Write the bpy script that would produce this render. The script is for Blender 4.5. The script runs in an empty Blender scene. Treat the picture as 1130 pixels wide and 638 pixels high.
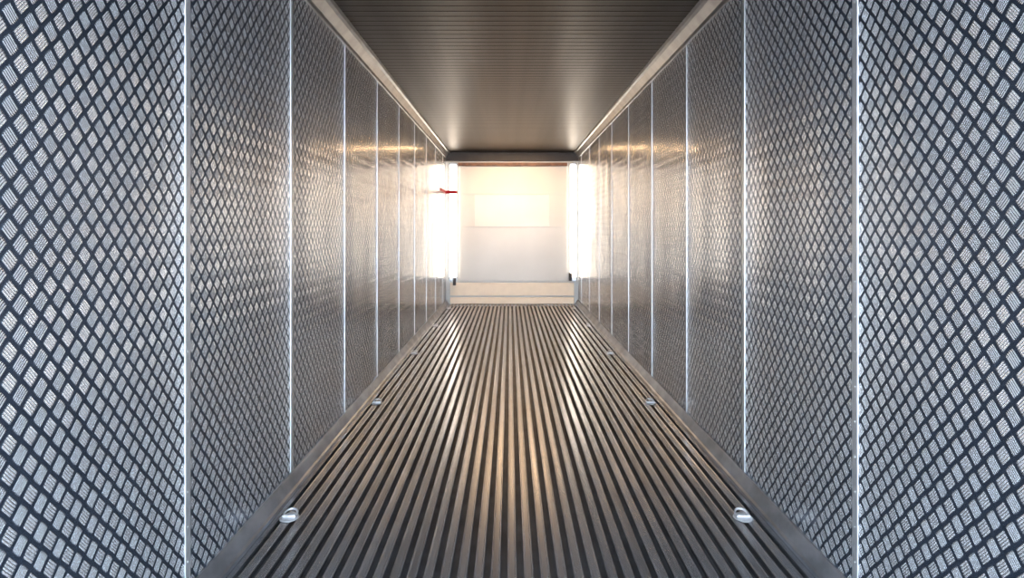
import bpy, bmesh, math, random
from mathutils import Vector
random.seed(3)
S=bpy.context.scene
S.view_settings.view_transform='Standard'
W=1.145; H=2.62; Y0=-0.45; Y1=12.0
# ---------- helpers ----------
def obj(name,verts,faces,mat,parent=None,smooth=False):
    me=bpy.data.meshes.new(name); me.from_pydata(verts,[],faces); me.update()
    o=bpy.data.objects.new(name,me); S.collection.objects.link(o)
    for m in (mat if isinstance(mat,(list,tuple)) else [mat]): me.materials.append(m)
    if smooth:
        for p in me.polygons: p.use_smooth=True
    if parent: o.parent=parent
    return o
class MB:
    def __init__(s): s.v=[]; s.f=[]
    def box(s,x0,x1,y0,y1,z0,z1):
        b=len(s.v)
        s.v+=[(x0,y0,z0),(x1,y0,z0),(x1,y1,z0),(x0,y1,z0),(x0,y0,z1),(x1,y0,z1),(x1,y1,z1),(x0,y1,z1)]
        s.f+=[tuple(b+i for i in q) for q in [(0,3,2,1),(4,5,6,7),(0,1,5,4),(1,2,6,5),(2,3,7,6),(3,0,4,7)]]
    def cyl(s,c,r,h,axis,n=12,r2=None):
        b=len(s.v); r2=r if r2 is None else r2
        for k,(rr,d) in enumerate(((r,0),(r2,h))):
            for i in range(n):
                a=2*math.pi*i/n; p=[0,0,0]; u,w=[(1,2),(2,0),(0,1)][axis]
                p[u]=rr*math.cos(a); p[w]=rr*math.sin(a); p[axis]=d
                s.v.append(tuple(c[j]+p[j] for j in range(3)))
        s.f+=[(b+i,b+(i+1)%n,b+n+(i+1)%n,b+n+i) for i in range(n)]
        s.f+=[tuple(b+n+i for i in range(n)),tuple(b+n-1-i for i in range(n))]
    def extr(s,prof,y0,y1,closed=False):
        b=len(s.v); n=len(prof)
        s.v+=[(x,y0,z) for x,z in prof]+[(x,y1,z) for x,z in prof]
        for i in range(n if closed else n-1):
            j=(i+1)%n; s.f.append((b+i,b+j,b+n+j,b+n+i))
        if closed:
            s.f.append(tuple(b+i for i in range(n))[::-1]); s.f.append(tuple(b+n+i for i in range(n)))
    def make(s,name,mat,parent=None,smooth=False,bevel=0):
        o=obj(name,s.v,s.f,mat,parent,smooth)
        if bevel:
            m=o.modifiers.new('b','BEVEL'); m.width=bevel; m.segments=2; m.limit_method='ANGLE'
        return o
class NT:
    def __init__(s,name):
        s.m=bpy.data.materials.new(name); s.m.use_nodes=True; s.t=s.m.node_tree
        s.b=s.t.nodes['Principled BSDF']
    def n(s,t,**k):
        x=s.t.nodes.new(t)
        for a,b in k.items(): setattr(x,a,b)
        return x
    def l(s,a,b): s.t.links.new(a,b)
    def M(s,op,a,b=None,c=None,clamp=False):
        x=s.n('ShaderNodeMath',operation=op); x.use_clamp=clamp
        for i,v in enumerate((a,b,c)):
            if v is None: continue
            if isinstance(v,(int,float)): x.inputs[i].default_value=v
            else: s.l(v,x.inputs[i])
        return x.outputs[0]
    def ss(s,v,a,b,c=0,d=1):
        x=s.n('ShaderNodeMapRange',interpolation_type='SMOOTHSTEP')
        s.l(v,x.inputs[0])
        for i,q in enumerate((a,b,c,d)): x.inputs[i+1].default_value=q
        return x.outputs[0]
    def mix(s,f,a,b):
        x=s.n('ShaderNodeMix',data_type='RGBA')
        if isinstance(f,(int,float)): x.inputs[0].default_value=f
        else: s.l(f,x.inputs[0])
        for i,v in ((6,a),(7,b)):
            if isinstance(v,tuple): x.inputs[i].default_value=(*v,1)
            else: s.l(v,x.inputs[i])
        return x.outputs[2]
    def noise(s,scale,vec=None,det=3,mapscale=None):
        x=s.n('ShaderNodeTexNoise'); x.inputs['Scale'].default_value=scale; x.inputs['Detail'].default_value=det
        tc=s.n('ShaderNodeTexCoord').outputs['Object']
        if mapscale:
            mp=s.n('ShaderNodeMapping'); mp.inputs['Scale'].default_value=mapscale; s.l(tc,mp.inputs[0]); tc=mp.outputs[0]
        s.l(tc,x.inputs['Vector']); return x.outputs['Fac']
    def bump(s,h,strength,dist,prev=None):
        x=s.n('ShaderNodeBump'); x.inputs['Strength'].default_value=strength; x.inputs['Distance'].default_value=dist
        s.l(h,x.inputs['Height'])
        if prev: s.l(prev,x.inputs['Normal'])
        return x.outputs[0]
    def set(s,**k):
        for a,v in k.items():
            a={'col':'Base Color','met':'Metallic','rough':'Roughness','nor':'Normal'}.get(a,a)
            i=s.b.inputs[a]
            if isinstance(v,tuple): i.default_value=(*v,1)
            elif isinstance(v,(int,float)): i.default_value=v
            else: s.l(v,i)
        return s.m
# ---------- materials ----------
def tread():
    k=NT('five_bar_tread_aluminium'); M=k.M
    g=k.n('ShaderNodeNewGeometry').outputs['Position']
    sp=k.n('ShaderNodeSeparateXYZ'); k.l(g,sp.inputs[0]); y,z=sp.outputs[1],sp.outputs[2]
    s=0.048; c=1/(s*math.sqrt(2))
    u=M('MULTIPLY',M('ADD',y,z),c); v=M('MULTIPLY',M('SUBTRACT',z,y),c)
    par=M('FLOORED_MODULO',M('ADD',M('FLOOR',u),M('FLOOR',v)),2.0)
    fu=M('SUBTRACT',M('FRACT',u),.5); fv=M('SUBTRACT',M('FRACT',v),.5)
    d=M('SUBTRACT',fv,fu)
    a=M('ADD',fu,M('MULTIPLY',par,d)); b=M('SUBTRACT',fv,M('MULTIPLY',par,d))
    # middle bars are longer than the outer two, so each cluster is a rounded lozenge
    aa=M('ADD',M('ABSOLUTE',a),M('MULTIPLY',M('MULTIPLY',b,b),.35)); ab=M('ABSOLUTE',b)
    end=k.ss(aa,.32,.47,1,0); side=k.ss(ab,.33,.38,1,0)
    t=M('FRACT',M('MULTIPLY',M('ADD',b,.355),5/.71)); t=M('ABSOLUTE',M('SUBTRACT',t,.5))
    bar=k.ss(t,.16,.48,1,0)
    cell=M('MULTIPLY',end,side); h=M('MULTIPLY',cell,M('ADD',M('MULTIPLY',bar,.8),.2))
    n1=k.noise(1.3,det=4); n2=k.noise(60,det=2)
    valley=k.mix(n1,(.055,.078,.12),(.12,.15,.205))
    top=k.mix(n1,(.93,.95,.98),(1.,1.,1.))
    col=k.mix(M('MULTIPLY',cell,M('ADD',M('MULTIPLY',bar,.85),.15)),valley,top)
    rough=M('ADD',M('MULTIPLY',n2,.04),k.ss(n1,.3,.7,.15,.20))
    nb=k.bump(h,.85,.0024)
    # worn bar crowns scatter more light than the smooth sheet between them
    met=k.ss(cell,0,1,.86,.74)
    return k.set(col=col,met=met,rough=rough,nor=nb,**{'Specular IOR Level':.2})
def alu(name,col,rough,met=.9,sc=(1,1,1),var=.5,nscale=8,bump=0,spec=.5):
    k=NT(name); n=k.noise(nscale,det=5,mapscale=sc)
    dark=tuple(x*(1-var) for x in col)
    c=k.mix(k.ss(n,.3,.7),dark,col)
    r=k.ss(n,.2,.8,rough+.03,rough-.02)
    kw={}
    if bump: kw['nor']=k.bump(n,bump,.002)
    return k.set(col=c,met=met,rough=r,**{'Specular IOR Level':spec},**kw)
m_tread=tread()
m_strip=alu('joint_strip_aluminium',(.62,.62,.63),.32,.75,var=.1)
m_floor=alu('extruded_floor_aluminium',(.34,.35,.38),.24,.85,(8,.12,1),.45,3,spec=.2)
m_groove=alu('floor_groove_dark',(.07,.075,.085),.5,.3)  # darker tone for the sheet below the floor rails
m_kick=alu('scuff_liner_aluminium',(.26,.28,.32),.35,.8,(1,.6,1),.4)
m_trim=alu('cove_aluminium',(.34,.34,.34),.3,.85,var=.2)
m_ceil=alu('ceiling_steel',(.045,.034,.027),.36,1.0,(3,.05,1),.3,1.2)
m_head=alu('header_paint',(.035,.024,.018),.5,.0,var=.2)
m_white=alu('white_grp_panel',(.66,.67,.67),.3,.0,(1,1,1),.05,2)
m_bright=alu('brightened_white_panel',(.75,.76,.76),.3,.0,(1,1,1),.05,2)  # whiter copy of the panel material, brightness put into the colour
m_cream=alu('cream_bulkhead_sill',(.95,.84,.70),.4,.0,var=.05)
m_brown=alu('rusty_header',(.24,.10,.045),.45,.0,var=.5,nscale=14)
m_dark=alu('dark_latch',(.05,.04,.04),.5,.3)
m_red=alu('red_paint',(.26,.006,.012),.5,0,var=.2,spec=.1)
m_galv=alu('galvanised_ring',(.50,.50,.52),.38,.6,var=.2,nscale=40)
def emis(name,col,st):
    k=NT(name); return k.set(col=(.9,.9,.9),**{'Emission Color':col,'Emission Strength':st})
m_lamp=emis('lit_lamp_diffuser',(1,.87,.71),8)

# ---------- shell ----------
seams=[2.375+1.135*i for i in range(-2,9)]
def wall(side,name):
    vs=[];fs=[]; ys=[]
    lim=[Y0]+[s for s in seams if s>Y0+.05 and s<Y1]+[Y1+.05]
    for a,b in zip(lim[:-1],lim[1:]):
        amp=random.uniform(.003,.007); ph=random.uniform(-.5,.5)
        for i in range(24):
            t=i/24; ys.append((a+(b-a)*t, amp*math.sin(math.pi*t)*(1+.6*math.sin(3*math.pi*t+ph))))
    ys.append((Y1+.05,0)); zs=[-.12+ (H+.2)*j/12 for j in range(13)]
    for y,o in ys:
        for z in zs: vs.append((side*(W-o*(.7+.3*math.cos(z*2+y))),y,z))
    n=len(zs)
    for i in range(len(ys)-1):
        for j in range(n-1):
            q=(i*n+j,(i+1)*n+j,(i+1)*n+j+1,i*n+j+1)
            fs.append(q if side<0 else q[::-1])
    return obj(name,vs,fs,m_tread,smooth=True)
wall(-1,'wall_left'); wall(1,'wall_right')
# ceiling with shallow cross ribs
mb=MB(); p=.1; y=Y0; prof=[]
while y<Y1+.05:
    prof+=[(y,0),(y+.075,0),(y+.082,-.0014),(y+.093,-.0014)]; y+=p
xs=[-W-.02,W+.02]
for yy,dz in prof:
    for x in xs: mb.v.append((x,yy,H+dz))
for i in range(len(prof)-1):
    b=i*2; mb.f.append((b,b+1,b+3,b+2))
mb.make('ceiling',m_ceil)
# floor: T-section rails
mb=MB()
pitch=.0625; n=34; half=n*pitch/2
for i in range(n):
    x=-half+pitch*(i+.5); w=.0195
    prof=[(x-w+.003,0),(x-w,-.004),(x-w,-.009),(x-.006,-.014),(x-.006,-.045),(x+.006,-.045),(x+.006,-.014),(x+w,-.009),(x+w,-.004),(x+w-.003,0),
          (x+.013,0),(x+.010,-.002),(x-.010,-.002),(x-.013,0)]
    mb.extr(prof,Y0,Y1,True)
for s in (-1,1):   # flat edge planks
    a,b=sorted((s*(half+.004),s*(W-.03)))
    mb.box(a,b,Y0,Y1,-.02,0)
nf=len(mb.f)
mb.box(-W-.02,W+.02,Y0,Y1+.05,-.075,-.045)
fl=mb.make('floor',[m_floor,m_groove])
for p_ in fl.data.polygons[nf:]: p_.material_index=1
# kick + cove trims
for k_,s in enumerate((-1,1)):
    mb=MB()
    mb.extr([(s*(W-.002),.065),(s*(W-.010),.068),(s*(W-.016),.060),(s*(W-.04),.018),(s*(W-.050),.012),(s*(W-.054),.0),(s*(W-.002),.0)],Y0,Y1,True)
    mb.make('baseboard_'+('left' if s<0 else 'right'),m_kick)
    mb=MB()
    mb.extr([(s*(W-.0),2.52),(s*(W-.012),2.525),(s*(W-.016),2.545),(s*(W-.055),2.592),(s*(W-.075),2.600),(s*(W-.085),2.625),(s*W,2.625)],Y0,Y1,True)
    mb.make('trim_%d'%(k_+1),m_trim)
# vertical joint strips with rivets
t=3
for s in (-1,1):
    for y in seams:
        if y<Y0+.1 or y>Y1-.2: continue
        mb=MB(); w=.018 if y<4 else .008
        x0,x1=sorted((s*(W-.003),s*(W+.01)))
        mb.box(x0,x1,y-w,y+w,.06,2.53)
        z=.15
        while z<2.5:
            mb.cyl((s*(W-.003),y,z),.006,-s*.002,0,8,.003); z+=.12
        mb.make('trim_%d'%t,m_strip,bevel=.001); t+=1
# ---------- back wall ----------
def X(px): return -.04+(px-562.5)/63.75
def Z(py): return 1.29-(py-253)/63.75
mb=MB(); mb.box(-W-.02,W+.02,Y1,Y1+.06,-.1,H+.05); mb.make('wall_back',m_white)
bk=bpy.data.objects.new('front_bulkhead',None); S.collection.objects.link(bk); bk.location=(0,Y1,0)
def part(mb,name,mat,bevel=.004):
    o=mb.make(name,mat,bevel=bevel); o.parent=bk
    for v in o.data.vertices: v.co.y-=Y1
    return o
mb=MB(); mb.box(-1.14,1.14,Y1-.06,Y1,Z(178),H-.003); part(mb,'header_box',m_head)
mb=MB(); mb.box(-.93,.95,Y1-.08,Y1-.06,Z(183.5),Z(180)); part(mb,'header_rail',m_brown)
xl,xr=X(507),X(626)
mb=MB(); mb.box(xl,xr,Y1-.04,Y1,Z(310),Z(184)); part(mb,'main_panel',m_white)
mb=MB(); mb.box(X(524),X(606),Y1-.045,Y1-.04,Z(250),Z(215)); part(mb,'bright_inset',m_bright,.004)  # added inset, paints the bulkhead's bright centre as a whiter colour
for i,z in enumerate((Z(214),Z(250))):
    mb=MB(); mb.box(xl+.02,xr-.02,Y1-.048,Y1-.038,z-.006,z+.006); part(mb,'panel_rib_%d'%i,m_white,.001)
mb=MB(); mb.box(-1.07,1.07,Y1-.05,Y1,Z(326),Z(312)); part(mb,'lower_band',m_cream)
mb=MB(); mb.box(-1.07,1.07,Y1-.06,Y1,.0,Z(328)); part(mb,'sill',m_cream,.01)
for nm,a,b in (('left',X(496.5),X(504)),('right',X(629),X(635.5))):
    mb=MB(); mb.box(a,b,Y1-.08,Y1-.03,Z(306),Z(182)); part(mb,'strip_lamp_'+nm,m_lamp,.015)
    mb=MB(); mb.box(a-.01,b+.01,Y1-.03,Y1,Z(310),Z(180)); part(mb,'lamp_housing_'+nm,m_trim)
for nm,px,py in (('a',502,308),('b',629,303)):
    mb=MB(); mb.box(X(px)-.025,X(px)+.025,Y1-.14,Y1-.03,Z(py)-.1,Z(py)+.03); mb.cyl((X(px),Y1-.17,Z(py)),.02,.05,1); part(mb,'latch_'+nm,m_dark)
mb=MB(); mb.box(-W-.002,-W+.016,11.0,Y1-.01,1.90,1.95); mb.box(-W,X(505),Y1-.16,Y1-.12,1.90,1.95)
mb.make('red_load_line_rail',m_red,bevel=.003)
# ---------- lashing rings ----------
def ring(x,y,s):
    e=bpy.data.objects.new('lashing_ring',None); S.collection.objects.link(e); e.location=(x,y,0)
    mb=MB(); mb.cyl((0,0,0),.042,.004,2,28,.038); 
    o=mb.make('base_plate',m_galv,e); o.scale=(1,1.3,1)
    mb=MB(); mb.box(-.03,.03,-.012,.012,.003,.014); mb.make('saddle',m_galv,e,bevel=.003)
    vs=[];fs=[];N=28;K=8
    pts=[]
    for i in range(N):
        a=2*math.pi*i/N; pts.append(Vector((.028*math.cos(a),.032*math.sin(a)+.02,.012+.008*max(0,math.sin(a)))))
    for i in range(N):
        d=(pts[(i+1)%N]-pts[i-1]).normalized(); q=d.cross(Vector((0,0,1))).normalized(); r=q.cross(d)
        for j in range(K):
            a=2*math.pi*j/K; vs.append(tuple(pts[i]+.005*(q*math.cos(a)+r*math.sin(a))))
    for i in range(N):
        for j in range(K):
            fs.append((i*K+j,((i+1)%N)*K+j,((i+1)%N)*K+(j+1)%K,i*K+(j+1)%K))
    obj('ring',vs,fs,m_galv,e,True)
for i in range(5):
    y=3.1+2.04*i
    if y<11.6:
        ring(-1.025,y,-1); ring(1.003,y,1)
# ---------- light ----------
w=bpy.data.worlds.new('sky'); S.world=w; w.use_nodes=True; nt=w.node_tree
bg=nt.nodes['Background']; tc=nt.nodes.new('ShaderNodeTexCoord'); sp=nt.nodes.new('ShaderNodeSeparateXYZ')
cr=nt.nodes.new('ShaderNodeValToRGB'); mr=nt.nodes.new('ShaderNodeMapRange')
nt.links.new(tc.outputs['Generated'],sp.inputs[0]); nt.links.new(sp.outputs[2],mr.inputs[0]); mr.inputs[1].default_value=-1; mr.inputs[2].default_value=1
nt.links.new(mr.outputs[0],cr.inputs[0]); nt.links.new(cr.outputs[0],bg.inputs[0])
e=cr.color_ramp.elements; e[0].position=.42; e[0].color=(.38,.41,.46,1); e[1].position=.56; e[1].color=(.74,.87,1,1)
bg.inputs[1].default_value=28
def area(name,loc,rot,sx,sy,p,col):
    l=bpy.data.lights.new(name,'AREA'); l.shape='RECTANGLE'; l.size=sx; l.size_y=sy; l.energy=p; l.color=col
    o=bpy.data.objects.new(name,l); S.collection.objects.link(o); o.location=loc; o.rotation_euler=rot; return o
area('warm_fill_light',(0,11.0,2.58),(math.radians(4),0,0),1.4,.3,60,(1,.64,.34))  # unseen fill, added for a warm glow on the floor near the bulkhead
# ---------- camera ----------
cd=bpy.data.cameras.new('camera'); cam=bpy.data.objects.new('camera',cd); S.collection.objects.link(cam)
cam.location=(-.04,0,1.29); cam.rotation_euler=(math.radians(90),0,0)
cd.sensor_width=36; cd.lens=765/1130*36; cd.shift_x=2.5/1130; cd.shift_y=-66/1130; cd.clip_start=.02
S.camera=cam
